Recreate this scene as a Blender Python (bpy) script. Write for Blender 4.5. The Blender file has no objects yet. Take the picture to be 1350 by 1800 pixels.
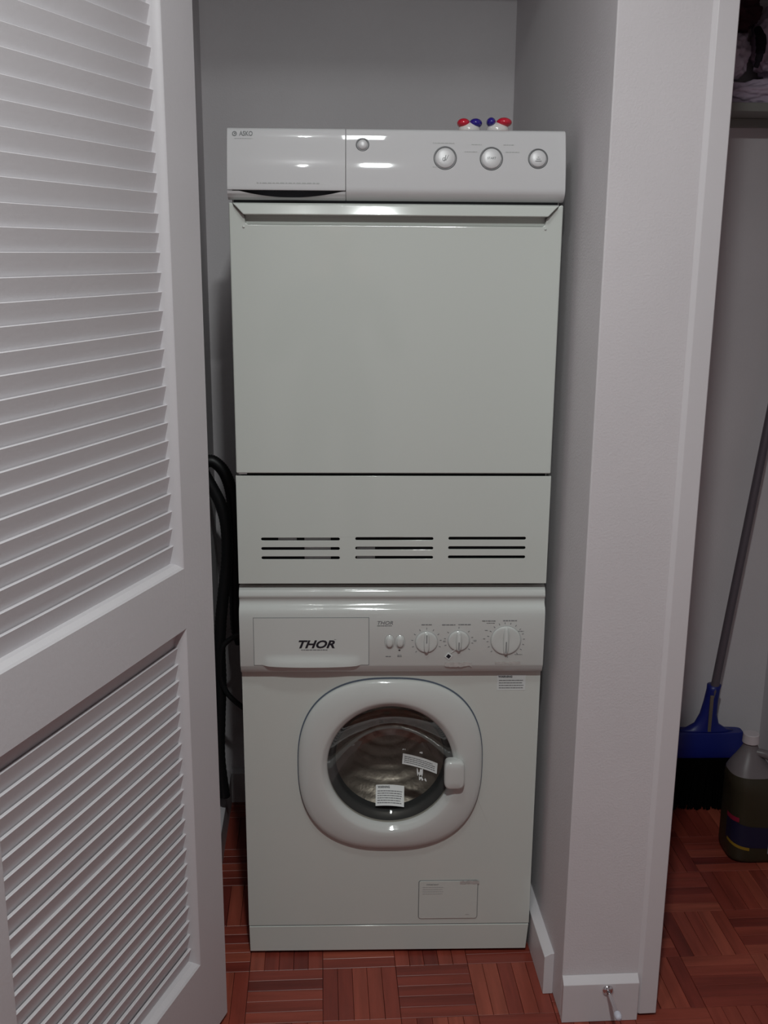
import bpy, bmesh, math, random
from mathutils import Vector, Matrix
R = math.radians
SC = bpy.context.scene
COL = SC.collection
random.seed(7)

# ---------------------------------------------------------------- camera
CAM = Vector((-0.07222695, -1.92461476, 1.45790990))
PITCH, YAW, ROLL = 0.246910199, 0.0281823273, -0.00743615929
FPX = 1824.73
def cam_axes():
    cy, sy, cp, sp = math.cos(YAW), math.sin(YAW), math.cos(PITCH), math.sin(PITCH)
    fwd = Vector((sy*cp, cy*cp, -sp)); right = Vector((cy, -sy, 0)); down = fwd.cross(right)
    c, s = math.cos(ROLL), math.sin(ROLL)
    return c*right + s*down, -s*right + c*down, fwd
cr, cd, cf = cam_axes()
cam = bpy.data.objects.new('camera', bpy.data.cameras.new('camera')); COL.objects.link(cam)
cam.matrix_world = Matrix(((cr.x, -cd.x, -cf.x, CAM.x), (cr.y, -cd.y, -cf.y, CAM.y), (cr.z, -cd.z, -cf.z, CAM.z), (0, 0, 0, 1)))
cam.data.sensor_fit = 'VERTICAL'; cam.data.sensor_height = 36; cam.data.lens = 36*FPX/1800
cam.data.clip_start = 0.02
SC.camera = cam

# ---------------------------------------------------------------- world, lamps, exposure
w = bpy.data.worlds.new('world'); SC.world = w; w.use_nodes = True
w.node_tree.nodes['Background'].inputs[0].default_value = (0.5, 0.5, 0.52, 1)
w.node_tree.nodes['Background'].inputs[1].default_value = 0.05
def area(name, loc, sx, sy, power, col, rot=(0, 0, 0), spread=180):
    l = bpy.data.lights.new(name, 'AREA'); l.shape = 'RECTANGLE'; l.size = sx; l.size_y = sy
    l.energy = power; l.color = col; l.spread = R(spread)
    o = bpy.data.objects.new(name, l); o.location = loc; o.rotation_euler = rot; COL.objects.link(o); return o
def bulb(name, loc, r, power, col):
    l = bpy.data.lights.new(name, 'POINT'); l.shadow_soft_size = r; l.energy = power; l.color = col
    o = bpy.data.objects.new(name, l); o.location = loc; COL.objects.link(o); return o
LC = (.945, 1, .985)
area('hall_lamp', (-0.005, -1.60, 2.40), 0.085, 0.10, 14.6, LC)
area('entry_lamp', (-0.05, -0.86, 2.42), 0.115, 0.16, 2.3, LC)
bulb('hall_bulb', (-0.25, -1.60, 2.38), 0.012, 1.0, LC)
bulb('entry_bulb', (-0.215, -0.86, 2.41), 0.018, 0.7, LC)
SC.view_settings.view_transform = 'Standard'; SC.view_settings.look = 'None'
SC.view_settings.gamma = 1; SC.view_settings.use_curve_mapping = False
SC.view_settings.exposure = 0.54

# ---------------------------------------------------------------- materials
MATS = {}
def mat(name, col, rough=.5, metal=0, spec=.5, bump=0, bscale=200, var=0, vscale=4, coat=0, emit=None):
    m = bpy.data.materials.new(name); m.use_nodes = True; nt = m.node_tree; b = nt.nodes['Principled BSDF']
    b.inputs['Base Color'].default_value = (*col, 1); b.inputs['Roughness'].default_value = rough
    b.inputs['Metallic'].default_value = metal; b.inputs['Specular IOR Level'].default_value = spec
    if coat: b.inputs['Coat Weight'].default_value = coat; b.inputs['Coat Roughness'].default_value = .04
    tc = nt.nodes.new('ShaderNodeTexCoord')
    if bump:
        n = nt.nodes.new('ShaderNodeTexNoise'); n.inputs['Scale'].default_value = bscale; n.inputs['Detail'].default_value = 3
        nt.links.new(tc.outputs['Object'], n.inputs['Vector'])
        bp = nt.nodes.new('ShaderNodeBump'); bp.inputs['Strength'].default_value = bump; bp.inputs['Distance'].default_value = .002
        nt.links.new(n.outputs['Fac'], bp.inputs['Height']); nt.links.new(bp.outputs['Normal'], b.inputs['Normal'])
    if var:
        n = nt.nodes.new('ShaderNodeTexNoise'); n.inputs['Scale'].default_value = vscale; n.inputs['Detail'].default_value = 5
        nt.links.new(tc.outputs['Object'], n.inputs['Vector'])
        r = nt.nodes.new('ShaderNodeValToRGB')
        r.color_ramp.elements[0].position = .3; r.color_ramp.elements[1].position = .7
        r.color_ramp.elements[0].color = (*[c*(1-var) for c in col], 1); r.color_ramp.elements[1].color = (*[min(1, c*(1+var)) for c in col], 1)
        nt.links.new(n.outputs['Fac'], r.inputs['Fac']); nt.links.new(r.outputs['Color'], b.inputs['Base Color'])
    MATS[name] = m; return m
WALL = mat('painted_wall', (.665, .63, .65), .75, bump=.25, bscale=260, var=.03, spec=.3)
TRIMM = mat('gloss_trim_paint', (.67, .64, .66), .38, bump=.12, bscale=60, var=.02)
DOORM = mat('louver_door_paint', (.61, .585, .605), .45, bump=.15, bscale=120, var=.02)
ENAM = mat('white_enamel', (.61, .635, 0.60), .08, bump=.012, bscale=25, coat=.25)
PLAST = mat('white_plastic', (.61, .60, .61), .035)
PLASTW = mat('washer_plastic', (.60, .615, .595), .07)
SEAM_SHADE = mat('dark_seam_and_shade', (.02, .022, .026), .6)  # dark joints, plus shade painted into the stack gap and finger scoop
SEAMB = mat('blue_grey_seam', (.10, .12, .16), .5)
BUTM = mat('silver_button', (.66, .65, .66), .4, metal=.1)
RIMM = mat('button_rim', (.16, .16, .165), .4, metal=.3)
GREY = mat('print_grey', (.19, .195, .20), .6)
LGREY = mat('print_light_grey', (.43, .435, .43), .6)
BLACK = mat('print_black', (.012, .013, .02), .5)
STICK = mat('sticker_paper', (.74, .76, .75), .6)
STICKD = mat('sticker_paper_on_panel', (.66, .68, .67), .6)
RESID = mat('adhesive_residue', (.47, .44, .42), .7, var=.12, vscale=120)
METAL = mat('drum_steel', (.50, .48, .45), .36, metal=1, bump=.5, bscale=55)
GASK = mat('door_gasket_rubber', (.075, .085, .095), .45)
HOSE = mat('black_rubber', (.006, .006, .007), .45)
CHROME = mat('chrome', (.75, .74, .76), .12, metal=1)
RUBW = mat('white_rubber', (.6, .6, .68), .5)
BLUE = mat('blue_plastic', (.006, .014, .17), .4)
BRIS = mat('black_bristle', (.003, .003, .003), 1, spec=0)
HAND = mat('painted_handle', (.14, .12, .14), .4, metal=.3)
STEEL = mat('dull_steel', (.30, .25, .20), .4, metal=.6)
RED = mat('red_gel', (.62, .015, .04), .2, coat=.5)
NAVY = mat('navy_gel', (.03, .015, .25), .2, coat=.5)
PODW = mat('white_pouch', (.72, .68, .66), .25, coat=.4)
CAPM = mat('cap_plastic', (.55, .50, .52), .4)
LBLN = mat('label_navy', (.006, .008, .035), .5)
LBLR = mat('label_red', (.25, .008, .035), .5)
LBLY = mat('label_yellow', (.26, .16, .012), .5)
LBLW = mat('label_white', (.30, .32, .36), .5)
SHELFM = mat('shelf_paint', (.26, .26, .24), .5)
CLOTH1 = mat('mauve_blanket', (.55, .45, .56), .95, bump=.5, bscale=90, var=.12, vscale=14, spec=.1)
CLOTH2 = mat('grey_pillow', (.52, .45, .54), .95, bump=.4, bscale=80, var=.10, vscale=16, spec=.1)
CLOTHD = mat('maroon_cloth', (.045, .018, .026), .95, bump=.5, bscale=80, var=.3, vscale=12, spec=.1)
CLOTHB = mat('dark_scarf', (.02, .016, .022), .95, bump=.5, bscale=90, spec=.1)
SUB = mat('subfloor', (.03, .015, .012), .9)
CEIL = mat('ceiling_paint', (.7, .68, .69), .9)

def glassy(name, tint, rough, fac_scale):
    m = bpy.data.materials.new(name); m.use_nodes = True; nt = m.node_tree; nt.nodes.clear()
    out = nt.nodes.new('ShaderNodeOutputMaterial'); mx = nt.nodes.new('ShaderNodeMixShader')
    tr = nt.nodes.new('ShaderNodeBsdfTransparent'); tr.inputs[0].default_value = (*tint, 1)
    gl = nt.nodes.new('ShaderNodeBsdfGlossy'); gl.inputs['Roughness'].default_value = rough; gl.inputs[0].default_value = (.9, .9, .9, 1)
    fr = nt.nodes.new('ShaderNodeFresnel'); fr.inputs[0].default_value = 1.5
    k = nt.nodes.new('ShaderNodeMath'); k.operation = 'MULTIPLY'; k.inputs[1].default_value = fac_scale; nt.links.new(fr.outputs[0], k.inputs[0]); nt.links.new(k.outputs[0], mx.inputs[0]); nt.links.new(tr.outputs[0], mx.inputs[1]); nt.links.new(gl.outputs[0], mx.inputs[2])
    nt.links.new(mx.outputs[0], out.inputs[0]); return m
GLASS = glassy('door_glass', (.70, .67, .63), .03, .13)
def jug_mat(name, col, alpha):
    m = bpy.data.materials.new(name); m.use_nodes = True; nt = m.node_tree; nt.nodes.clear()
    out = nt.nodes.new('ShaderNodeOutputMaterial'); a = nt.nodes.new('ShaderNodeBsdfTranslucent'); b = nt.nodes.new('ShaderNodeBsdfPrincipled')
    a.inputs[0].default_value = (*col, 1); b.inputs['Base Color'].default_value = (*col, 1); b.inputs['Roughness'].default_value = .35
    mx = nt.nodes.new('ShaderNodeMixShader'); mx.inputs[0].default_value = alpha
    nt.links.new(b.outputs[0], mx.inputs[1]); nt.links.new(a.outputs[0], mx.inputs[2]); nt.links.new(mx.outputs[0], out.inputs[0]); return m
JUG = jug_mat('translucent_jug', (.24, .21, .22), .3)
JUGL = jug_mat('jug_with_cleaner', (.052, .044, .026), .3)

def wood(name, island):
    m = bpy.data.materials.new(name); m.use_nodes = True; nt = m.node_tree; b = nt.nodes['Principled BSDF']
    uv = nt.nodes.new('ShaderNodeUVMap')
    if island: src = nt.nodes.new('ShaderNodeNewGeometry').outputs['Random Per Island']
    else: src = nt.nodes.new('ShaderNodeObjectInfo').outputs['Random']
    sc = nt.nodes.new('ShaderNodeVectorMath'); sc.operation = 'MULTIPLY'; sc.inputs[1].default_value = (3.0, 38.0, 1)
    off = nt.nodes.new('ShaderNodeCombineXYZ'); mul = nt.nodes.new('ShaderNodeMath'); mul.operation = 'MULTIPLY'; mul.inputs[1].default_value = 57
    nt.links.new(src, mul.inputs[0]); nt.links.new(mul.outputs[0], off.inputs[0]); nt.links.new(mul.outputs[0], off.inputs[2])
    ad = nt.nodes.new('ShaderNodeVectorMath'); nt.links.new(uv.outputs[0], sc.inputs[0]); nt.links.new(sc.outputs[0], ad.inputs[0]); nt.links.new(off.outputs[0], ad.inputs[1])
    n = nt.nodes.new('ShaderNodeTexNoise'); n.inputs['Scale'].default_value = 1.3; n.inputs['Detail'].default_value = 6; n.inputs['Roughness'].default_value = .6
    nt.links.new(ad.outputs[0], n.inputs['Vector'])
    ramp = nt.nodes.new('ShaderNodeValToRGB'); e = ramp.color_ramp.elements
    e[0].position = 0; e[0].color = (.165, .028, .020, 1); e[1].position = 1; e[1].color = (.38, .092, .056, 1)
    for p, c in ((.15, (.235, .042, .028)), (.45, (.28, .053, .034)), (.75, (.325, .067, .042))):
        x = e.new(p); x.color = (*c, 1)
    nt.links.new(src, ramp.inputs[0])
    g = nt.nodes.new('ShaderNodeValToRGB'); g.color_ramp.elements[0].position = .3; g.color_ramp.elements[1].position = .72
    g.color_ramp.elements[0].color = (.55, .5, .48, 1); g.color_ramp.elements[1].color = (1.12, 1.1, 1.1, 1)
    nt.links.new(n.outputs['Fac'], g.inputs[0])
    mx = nt.nodes.new('ShaderNodeMix'); mx.data_type = 'RGBA'; mx.blend_type = 'MULTIPLY'; mx.inputs[0].default_value = .8
    nt.links.new(ramp.outputs[0], mx.inputs[6]); nt.links.new(g.outputs[0], mx.inputs[7]); nt.links.new(mx.outputs[2], b.inputs['Base Color'])
    b.inputs['Roughness'].default_value = .36
    bp = nt.nodes.new('ShaderNodeBump'); bp.inputs['Strength'].default_value = .25; bp.inputs['Distance'].default_value = .001
    nt.links.new(n.outputs['Fac'], bp.inputs['Height']); nt.links.new(bp.outputs[0], b.inputs['Normal']); return m
WOOD = wood('parquet_wood', False); WOODI = wood('parquet_wood_joined', True)

# ---------------------------------------------------------------- mesh helpers
ROOM = Matrix.Rotation(0.035, 4, 'Z')            # the room stands two degrees off the machines
def rp(x, y, z=0): return ROOM @ Vector((x, y, z))
def tag(o, label=None, cat=None, group=None, kind=None):
    if label: o['label'] = label
    if cat: o['category'] = cat
    if group: o['group'] = group
    if kind: o['kind'] = kind
    return o
def thing(name, label, cat, loc=(0, 0, 0), mw=None, group=None):
    o = bpy.data.objects.new(name, None); COL.objects.link(o); o.empty_display_size = .05
    o.matrix_world = mw if mw else Matrix.Translation(loc)
    return tag(o, label, cat, group)
def obj(name, bm, m, parent=None, bevel=0, smooth=False, seg=2, local=False, drape=None, label=None, xf=None, angle=35):
    if isinstance(bm, bpy.types.Mesh):
        me = bm
        if xf: me.transform(xf)
    else:
        if xf: bm.transform(xf)
        bmesh.ops.recalc_face_normals(bm, faces=bm.faces)
        me = bpy.data.meshes.new(name); bm.to_mesh(me); bm.free()
    me.name = name
    if drape:
        for v in me.vertices: v.co.y += drape(v.co.x, v.co.z)
    me.materials.clear(); me.materials.append(m)
    o = bpy.data.objects.new(name, me); COL.objects.link(o)
    if parent:
        o.parent = parent
        if not local: o.matrix_parent_inverse = parent.matrix_basis.inverted()
    if bevel:
        b = o.modifiers.new('bevel', 'BEVEL'); b.width = bevel; b.segments = seg; b.limit_method = 'ANGLE'; b.angle_limit = R(angle)
        b.harden_normals = True; b.use_clamp_overlap = True
        for p in me.polygons: p.use_smooth = True
    elif smooth:
        for p in me.polygons: p.use_smooth = True
    if label: o['label'] = label
    return o
def add_box(bm, x0, x1, y0, y1, z0, z1):
    v = [bm.verts.new(p) for p in ((x0, y0, z0), (x1, y0, z0), (x1, y1, z0), (x0, y1, z0), (x0, y0, z1), (x1, y0, z1), (x1, y1, z1), (x0, y1, z1))]
    for f in ((0, 3, 2, 1), (4, 5, 6, 7), (0, 1, 5, 4), (1, 2, 6, 5), (2, 3, 7, 6), (3, 0, 4, 7)): bm.faces.new([v[i] for i in f])
    return v
def box(*a):
    bm = bmesh.new(); add_box(bm, *a); return bm
def extr(poly, axis, a0, a1):
    """closed 2-D outline pushed along an axis; poly gives the two other coordinates in xyz order"""
    bm = bmesh.new()
    def P(p, a): return {'x': (a, p[0], p[1]), 'y': (p[0], a, p[1]), 'z': (p[0], p[1], a)}[axis]
    A = [bm.verts.new(P(p, a0)) for p in poly]; B = [bm.verts.new(P(p, a1)) for p in poly]; n = len(poly)
    bm.faces.new(A); bm.faces.new(B[::-1])
    for i in range(n): bm.faces.new((A[i], A[(i+1) % n], B[(i+1) % n], B[i]))
    return bm
def loft(loops, cap0=True, cap1=True):
    bm = bmesh.new(); V = [[bm.verts.new(p) for p in l] for l in loops]; n = len(loops[0])
    for a, b in zip(V, V[1:]):
        for i in range(n): bm.faces.new((a[i], a[(i+1) % n], b[(i+1) % n], b[i]))
    if cap0: bm.faces.new(V[0][::-1])
    if cap1: bm.faces.new(V[-1])
    return bm
def sup(cx, cz, a, b, e, n=96):
    out = []
    for i in range(n):
        t = 2*math.pi*i/n; c, s = math.cos(t), math.sin(t)
        out.append((cx + a*math.copysign(abs(c)**(2/e), c), cz + b*math.copysign(abs(s)**(2/e), s)))
    return out
def lathe_y(cx, cz, prof, n=64, cap0=False, cap1=False):
    """prof: list of (radius, y) turned about an axis along y"""
    return loft([[(cx + r*math.cos(2*math.pi*i/n), y, cz + r*math.sin(2*math.pi*i/n)) for i in range(n)] for r, y in prof], cap0, cap1)
def rrect(x0, x1, z0, z1, r, n=6):
    out = []
    for cx, cz, a in ((x1-r, z1-r, 0), (x0+r, z1-r, 90), (x0+r, z0+r, 180), (x1-r, z0+r, 270)):
        for i in range(n+1):
            t = R(a + 90*i/n); out.append((cx + r*math.cos(t), cz + r*math.sin(t)))
    return out
FRONT = Matrix(((1, 0, 0, 0), (0, 0, -1, 0), (0, 1, 0, 0), (0, 0, 0, 1)))
def curve_mesh(cu):
    o = bpy.data.objects.new('tmp', cu); COL.objects.link(o)
    dg = bpy.context.evaluated_depsgraph_get(); dg.update()
    me = bpy.data.meshes.new_from_object(o.evaluated_get(dg)); bpy.data.objects.remove(o); bpy.data.curves.remove(cu)
    return me
def plate(outer, holes, y0, y1):
    """flat plate in the x-z plane with real holes"""
    cu = bpy.data.curves.new('tmp', 'CURVE'); cu.dimensions = '2D'; cu.fill_mode = 'BOTH'; cu.extrude = (y1-y0)/2
    for loop in [outer] + holes:
        s = cu.splines.new('POLY'); s.points.add(len(loop)-1); s.use_cyclic_u = True
        for p, q in zip(s.points, loop): p.co = (q[0], q[1], 0, 1)
    me = curve_mesh(cu); me.transform(Matrix.Translation((0, (y0+y1)/2, 0)) @ FRONT); 
    bm = bmesh.new(); bm.from_mesh(me); bmesh.ops.remove_doubles(bm, verts=bm.verts, dist=1e-6); bm.to_mesh(me); bm.free(); return me
def text(body, x, z, size, shear=0, bold=0, y=0, sx=1):
    cu = bpy.data.curves.new('tmp', 'FONT'); cu.body = body; cu.size = size; cu.shear = shear; cu.offset = bold; cu.extrude = .0002
    cu.align_x = 'CENTER'; cu.align_y = 'CENTER'; cu.resolution_u = 3
    me = curve_mesh(cu); me.transform(Matrix.Translation((x, y, z)) @ FRONT @ Matrix.Scale(sx, 4, (1, 0, 0))); return me
def dashes(bm, x0, x1, z, h, y=0, rng=None, dense=.8):
    """a line of print too small to read: word-long strokes"""
    rng = rng or random; x = x0
    while x < x1 - h:
        wd = min(rng.uniform(1.2, 4.5)*h, x1-x); add_box(bm, x, x+wd, y-.0002, y, z-h/2, z+h/2); x += wd + h*(1.0/dense - .5)
def tube(pts, r, n=14, sub=10, ring=0):
    """smooth hose through points; ring > 0 makes it corrugated"""
    P = [Vector(p) for p in pts]; Q = []
    for i in range(len(P)-1):
        p0, p1, p2, p3 = P[max(i-1, 0)], P[i], P[i+1], P[min(i+2, len(P)-1)]
        for k in range(sub):
            t = k/sub; Q.append(.5*((2*p1) + (p2-p0)*t + (2*p0-5*p1+4*p2-p3)*t*t + (3*p1-p0-3*p2+p3)*t**3))
    Q.append(P[-1]); loops = []; up = Vector((0, 1, .01))
    for i, q in enumerate(Q):
        d = (Q[min(i+1, len(Q)-1)] - Q[max(i-1, 0)]).normalized(); a = d.cross(up).normalized(); up = a.cross(d).normalized()
        rr = r[i*len(r)//len(Q)] if isinstance(r, (list, tuple)) else r
        if ring: rr *= 1 + ring*(i % 2)
        loops.append([q + rr*(math.cos(2*math.pi*j/n)*a + math.sin(2*math.pi*j/n)*up) for j in range(n)])
    return loft(loops)
def blob(c, s, seed, amp=.15, sub=4, freq=3, flat=None):
    from mathutils import noise
    bm = bmesh.new(); bmesh.ops.create_icosphere(bm, subdivisions=sub, radius=1)
    for v in bm.verts:
        n = v.co.normalized(); f = 1 + amp*noise.fractal(n*freq + Vector((seed*7.1, seed, 0)), .8, 2.1, 4)
        f += amp*.5*abs(noise.noise(n*freq*2.2 + Vector((seed, 9, seed))))
        p = Vector((n.x*s[0]*f, n.y*s[1]*f, n.z*s[2]*f))
        q = Vector([math.copysign(abs(a)**.85, a)*s[i]*f if False else p[i] for i, a in enumerate(n)])
        if flat is not None and c[2]+q.z < flat: q.z = flat-c[2]
        v.co = Vector(c) + q
    return bm

# ================================================================ SETTING
def struct(name, bm, m, **k):
    o = obj(name, bm, m, **k); o['kind'] = 'structure'; return o
XL, XR, YB, YF = -.405, .322, .66, -.212          # alcove: left wall, right wall, back wall, front plane (room frame)
CX = 1.075                                        # right wall of the second closet
HC = 2.45
fl = struct('floor', box(-1.7, 2.2, -3.3, .80, -.05, -.007), SUB, xf=ROOM)
def strip_mesh(L=.1515, W=.0298, T=.007):
    bm = bmesh.new(); c = .0006; uvl = bm.loops.layers.uv.new('UVMap')
    lo = [(-L/2, -W/2, -T), (L/2, -W/2, -T), (L/2, W/2, -T), (-L/2, W/2, -T)]
    mi = [(x, y, -c) for x, y, _ in lo]; to = [(x-math.copysign(c, x), y-math.copysign(c, y), 0) for x, y, _ in lo]
    V = [[bm.verts.new(p) for p in l] for l in (lo, mi, to)]
    for a, b in zip(V, V[1:]):
        for i in range(4): bm.faces.new((a[i], a[(i+1) % 4], b[(i+1) % 4], b[i]))
    bm.faces.new(V[-1])
    for f in bm.faces:
        for l in f.loops: l[uvl].uv = (l.vert.co.x, l.vert.co.y)
    me = bpy.data.meshes.new('parquet_strip'); bm.to_mesh(me); bm.free(); me.materials.append(WOOD); return me
SM = strip_mesh(); PB = .1525; GX, GY = -.142, -.198
def seen(x, y):
    return (XL-.04 < x < .36 and -.37 < y < .06) or (XL-.04 < x < -.27 and y < .68) and y > -.37 or (.43 < x < CX+.03 and -.42 < y < .68)
import numpy as np
jv, jf, juv = [], [], []
base = [v.co.copy() for v in SM.vertices]; bf = [list(p.vertices) for p in SM.polygons]
for i in range(-11, 16):
    for j in range(-21, 7):
        x0, y0 = GX+i*PB, GY+j*PB
        if x0 < -1.75 or x0 > 2.15 or y0 > .70: continue
        horiz = (i+j) % 2 == 1
        for k in range(5):
            cx, cy = (x0+PB/2, y0+PB/10*(2*k+1)) if horiz else (x0+PB/10*(2*k+1), y0+PB/2)
            rot = 0 if horiz else math.pi/2
            if -.2 < cy-.66 or (cx > XR and cx < .45 and cy > YF): 
                if cy > .655: continue
            mwx = ROOM @ Matrix.Translation((cx, cy, random.uniform(-.0005, 0))) @ Matrix.Rotation(rot + (math.pi if random.random() < .5 else 0) + random.uniform(-.003, .003), 4, 'Z')
            if seen(cx, cy) and not (-.26 < cx < .28 and cy > .02) and not (XR < cx < .46 and cy > YF):
                o = bpy.data.objects.new('parquet_strip', SM); COL.objects.link(o); o.parent = fl; o.matrix_basis = mwx
            else:
                s = len(jv); jv += [mwx @ v for v in base]; jf += [[a+s for a in f] for f in bf]
                for f in bf: juv += [(base[a].x, base[a].y) for a in f]
me = bpy.data.meshes.new('parquet_field'); me.from_pydata(jv, [], jf); me.update()
uvl = me.uv_layers.new(name='UVMap'); uvl.data.foreach_set('uv', [c for p in juv for c in p]); me.materials.append(WOODI)
o = bpy.data.objects.new('parquet_field', me); COL.objects.link(o); o.parent = fl; o['kind'] = 'stuff'

struct('ceiling', box(-1.7, 2.2, -3.3, .80, HC, HC+.1), CEIL, xf=ROOM)
struct('wall_back', box(XL-.05, XR+.05, YB, YB+.1, 0, HC), WALL, xf=ROOM)
struct('wall_left', box(XL-.10, XL, -.10, YB, 0, HC), WALL, xf=ROOM)
struct('wall_right', box(XR, .480, YF, YB, 0, HC), WALL, xf=ROOM, bevel=.003)
struct('wall_front_left', box(-1.7, -.366, -.150, -.09, 0, HC), WALL, xf=ROOM)
struct('wall_shade_header', box(-.366, XR, -.15, -.09, 2.155, HC), WALL, xf=ROOM)  # unseen lintel, added to keep lamp light off the alcove's back wall
struct('wall_closet_back', box(.471, CX+.1, YB, YB+.1, 0, HC), WALL, xf=ROOM)
struct('wall_closet_right', box(CX, CX+.1, YF, YB, 0, HC), WALL, xf=ROOM)
struct('wall_closet_shade_header', box(.512, 2.2, YF, YF+.1, 2.06, HC), WALL, xf=ROOM)  # unseen lintel, added to keep the second closet dark
struct('wall_front_right', box(CX+.1, 2.2, YF, YF+.1, 0, HC), WALL, xf=ROOM)
struct('wall_hall_left', box(-1.7, -1.6, -3.3, -.15, 0, HC), WALL, xf=ROOM)
struct('wall_hall_right', box(2.1, 2.2, -3.3, YF, 0, HC), WALL, xf=ROOM)
struct('wall_hall_rear', box(-1.7, 2.2, -3.4, -3.3, 0, HC), WALL, xf=ROOM)
BH = .094
def base_y(y0, y1, xin, sgn, h=BH):      # a baseboard running along y, standing sgn*.02 off the wall at xin
    return extr([(xin, 0), (xin+sgn*.020, 0), (xin+sgn*.020, h-.008), (xin+sgn*.006, h), (xin, h)], 'y', y0, y1)
struct('baseboard_right', base_y(-.1447, YB, XR, -1), TRIMM, xf=ROOM, bevel=.0012)
struct('baseboard_left', base_y(-.09, YB, XL, 1), TRIMM, xf=ROOM, bevel=.0012)
struct('baseboard_back', extr([(YB, 0), (YB-.018, 0), (YB-.018, BH-.008), (YB-.006, BH), (YB, BH)], 'x', XL+.02, XR-.02), TRIMM, xf=ROOM)
struct('baseboard_front', extr([(YF, .0), (YF-.015, .0), (YF-.015, BH-.010), (YF-.002, BH+.002), (YF, BH+.002)], 'x', XR, .471), TRIMM, xf=ROOM, bevel=.0012)
struct('baseboard_closet', base_y(YF+.1, YB, CX, -1), TRIMM, xf=ROOM)
# casing strip that ends the pillar: bevelled edge towards the plaster
struct('trim_1', extr([(.4708, YF+.10), (.4708, YF-.0002), (.4785, YF-.0060), (.511, YF-.0055), (.512, YF-.004), (.512, YF+.10)], 'z', .006, HC), TRIMM, xf=ROOM, bevel=.0012)

# ---- louvered door, swung open on the left
TH = R(19.483); dd = Vector((math.sin(TH), math.cos(TH), 0)); nn = Vector((-math.cos(TH), math.sin(TH), 0))
DM = Matrix(((dd.x, nn.x, 0, -.3222), (dd.y, nn.y, 0, -.187), (0, 0, 1, 0), (0, 0, 0, 1)))
door = bpy.data.objects.new('door_1', None); COL.objects.link(door); door.matrix_world = DM
tag(door, 'white painted louvered wooden door standing open beside the stacked laundry machines', 'door', kind='structure')
DT, DW, Z0, Z1 = .034, .69, .010, 2.06
def stile(a, s_in):   # a: outer edge, s_in: edge towards the louvers
    g = math.copysign(1, s_in-a)
    return extr([(a, 0), (s_in, 0), (s_in+g*.003, .003), (s_in+g*.007, .0115), (s_in+g*.007, DT), (a, DT)], 'z', Z0, Z1)
obj('stile', stile(0, -.0985), DOORM, door, bevel=.0012, local=True)
obj('stile', stile(-DW, -.592), DOORM, door, bevel=.0012, local=True)
def rail(z0, z1, up, dn):
    p = [(0, z0), (0, z1)]
    if up: p += [(.003, z1+.003), (.0115, z1+.008), (DT, z1+.008)]
    else: p += [(DT, z1)]
    if dn: p += [(DT, z0-.008), (.0115, z0-.008), (.003, z0-.003)]
    else: p += [(DT, z0)]
    return extr(p, 'x', -.5925, -.0980)
obj('rail', rail(1.945, Z1, False, True), DOORM, door, local=True)
obj('rail', rail(.842, .9465, True, True), DOORM, door, local=True)
obj('rail', rail(Z0, .1890, True, False), DOORM, door, local=True)
def slat():
    t, dx, h = .0070, .0108, .0410
    return extr([(0.0005, -.0008), (.0018, 0), (t-.0015, 0), (t, -.0012), (t+dx, -h), (dx, -h)], 'x', -.588, -.1025)
sbm = slat(); bmesh.ops.recalc_face_normals(sbm, faces=sbm.faces); sme = bpy.data.meshes.new('slat'); sbm.to_mesh(sme); sbm.free(); sme.materials.append(DOORM)
rng = random.Random(3)
def slats(z, n, step):
    for k in range(n):
        o = bpy.data.objects.new('slat', sme); COL.objects.link(o); o.parent = door
        o.location = (0, .0135+rng.uniform(-.0006, .0006), z+k*step+rng.uniform(-.0006, .0006)); o.rotation_euler = (0, rng.uniform(-.0012, .0012), 0)
slats(.9865, 33, .0291)
slats(.8370, 22, -.0291)

# ================================================================ DRYER
W2 = .2975
dr = thing('tumble_dryer', 'white tumble dryer with three round silver buttons, stacked on top of the front-loading washer', 'dryer', (0, .29, .83))
bm = box(-.292, .292, .004, .58, .8345, 1.6500); obj('cabinet', bm, ENAM, dr, bevel=.004)
# seams behind the front panels
obj('front_frame', box(-.288, .288, -.004, .006, .8400, 1.545), SEAM_SHADE, dr)
# control panel: leaning front with a rolled top and a tucked-under foot
PP = [(.010, 1.5425), (-.010, 1.5425), (-.0185, 1.547), (-.0245, 1.554), (-.0270, 1.5605), (-.0262, 1.5660)]
def panel_y(z):      # gentle convex lean: steeper towards the top
    t = (z-1.566)/(1.656-1.566); return -.0262 + .0100*t + .0100*t*t
for k in range(1, 12): z = 1.566+.090*k/11; PP.append((panel_y(z), z))
PP += [(-.0042, 1.6600), (-.0008, 1.6626), (.0045, 1.6640), (.012, 1.6645), (.030, 1.6645), (.030, 1.6495), (.010, 1.6495)]
def panel_piece(x0, x1, zlo=None):
    return extr(PP, 'x', x0, x1)
obj('control_panel', panel_piece(-.0896, .2962), PLAST, dr, bevel=.0012, angle=50)
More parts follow.
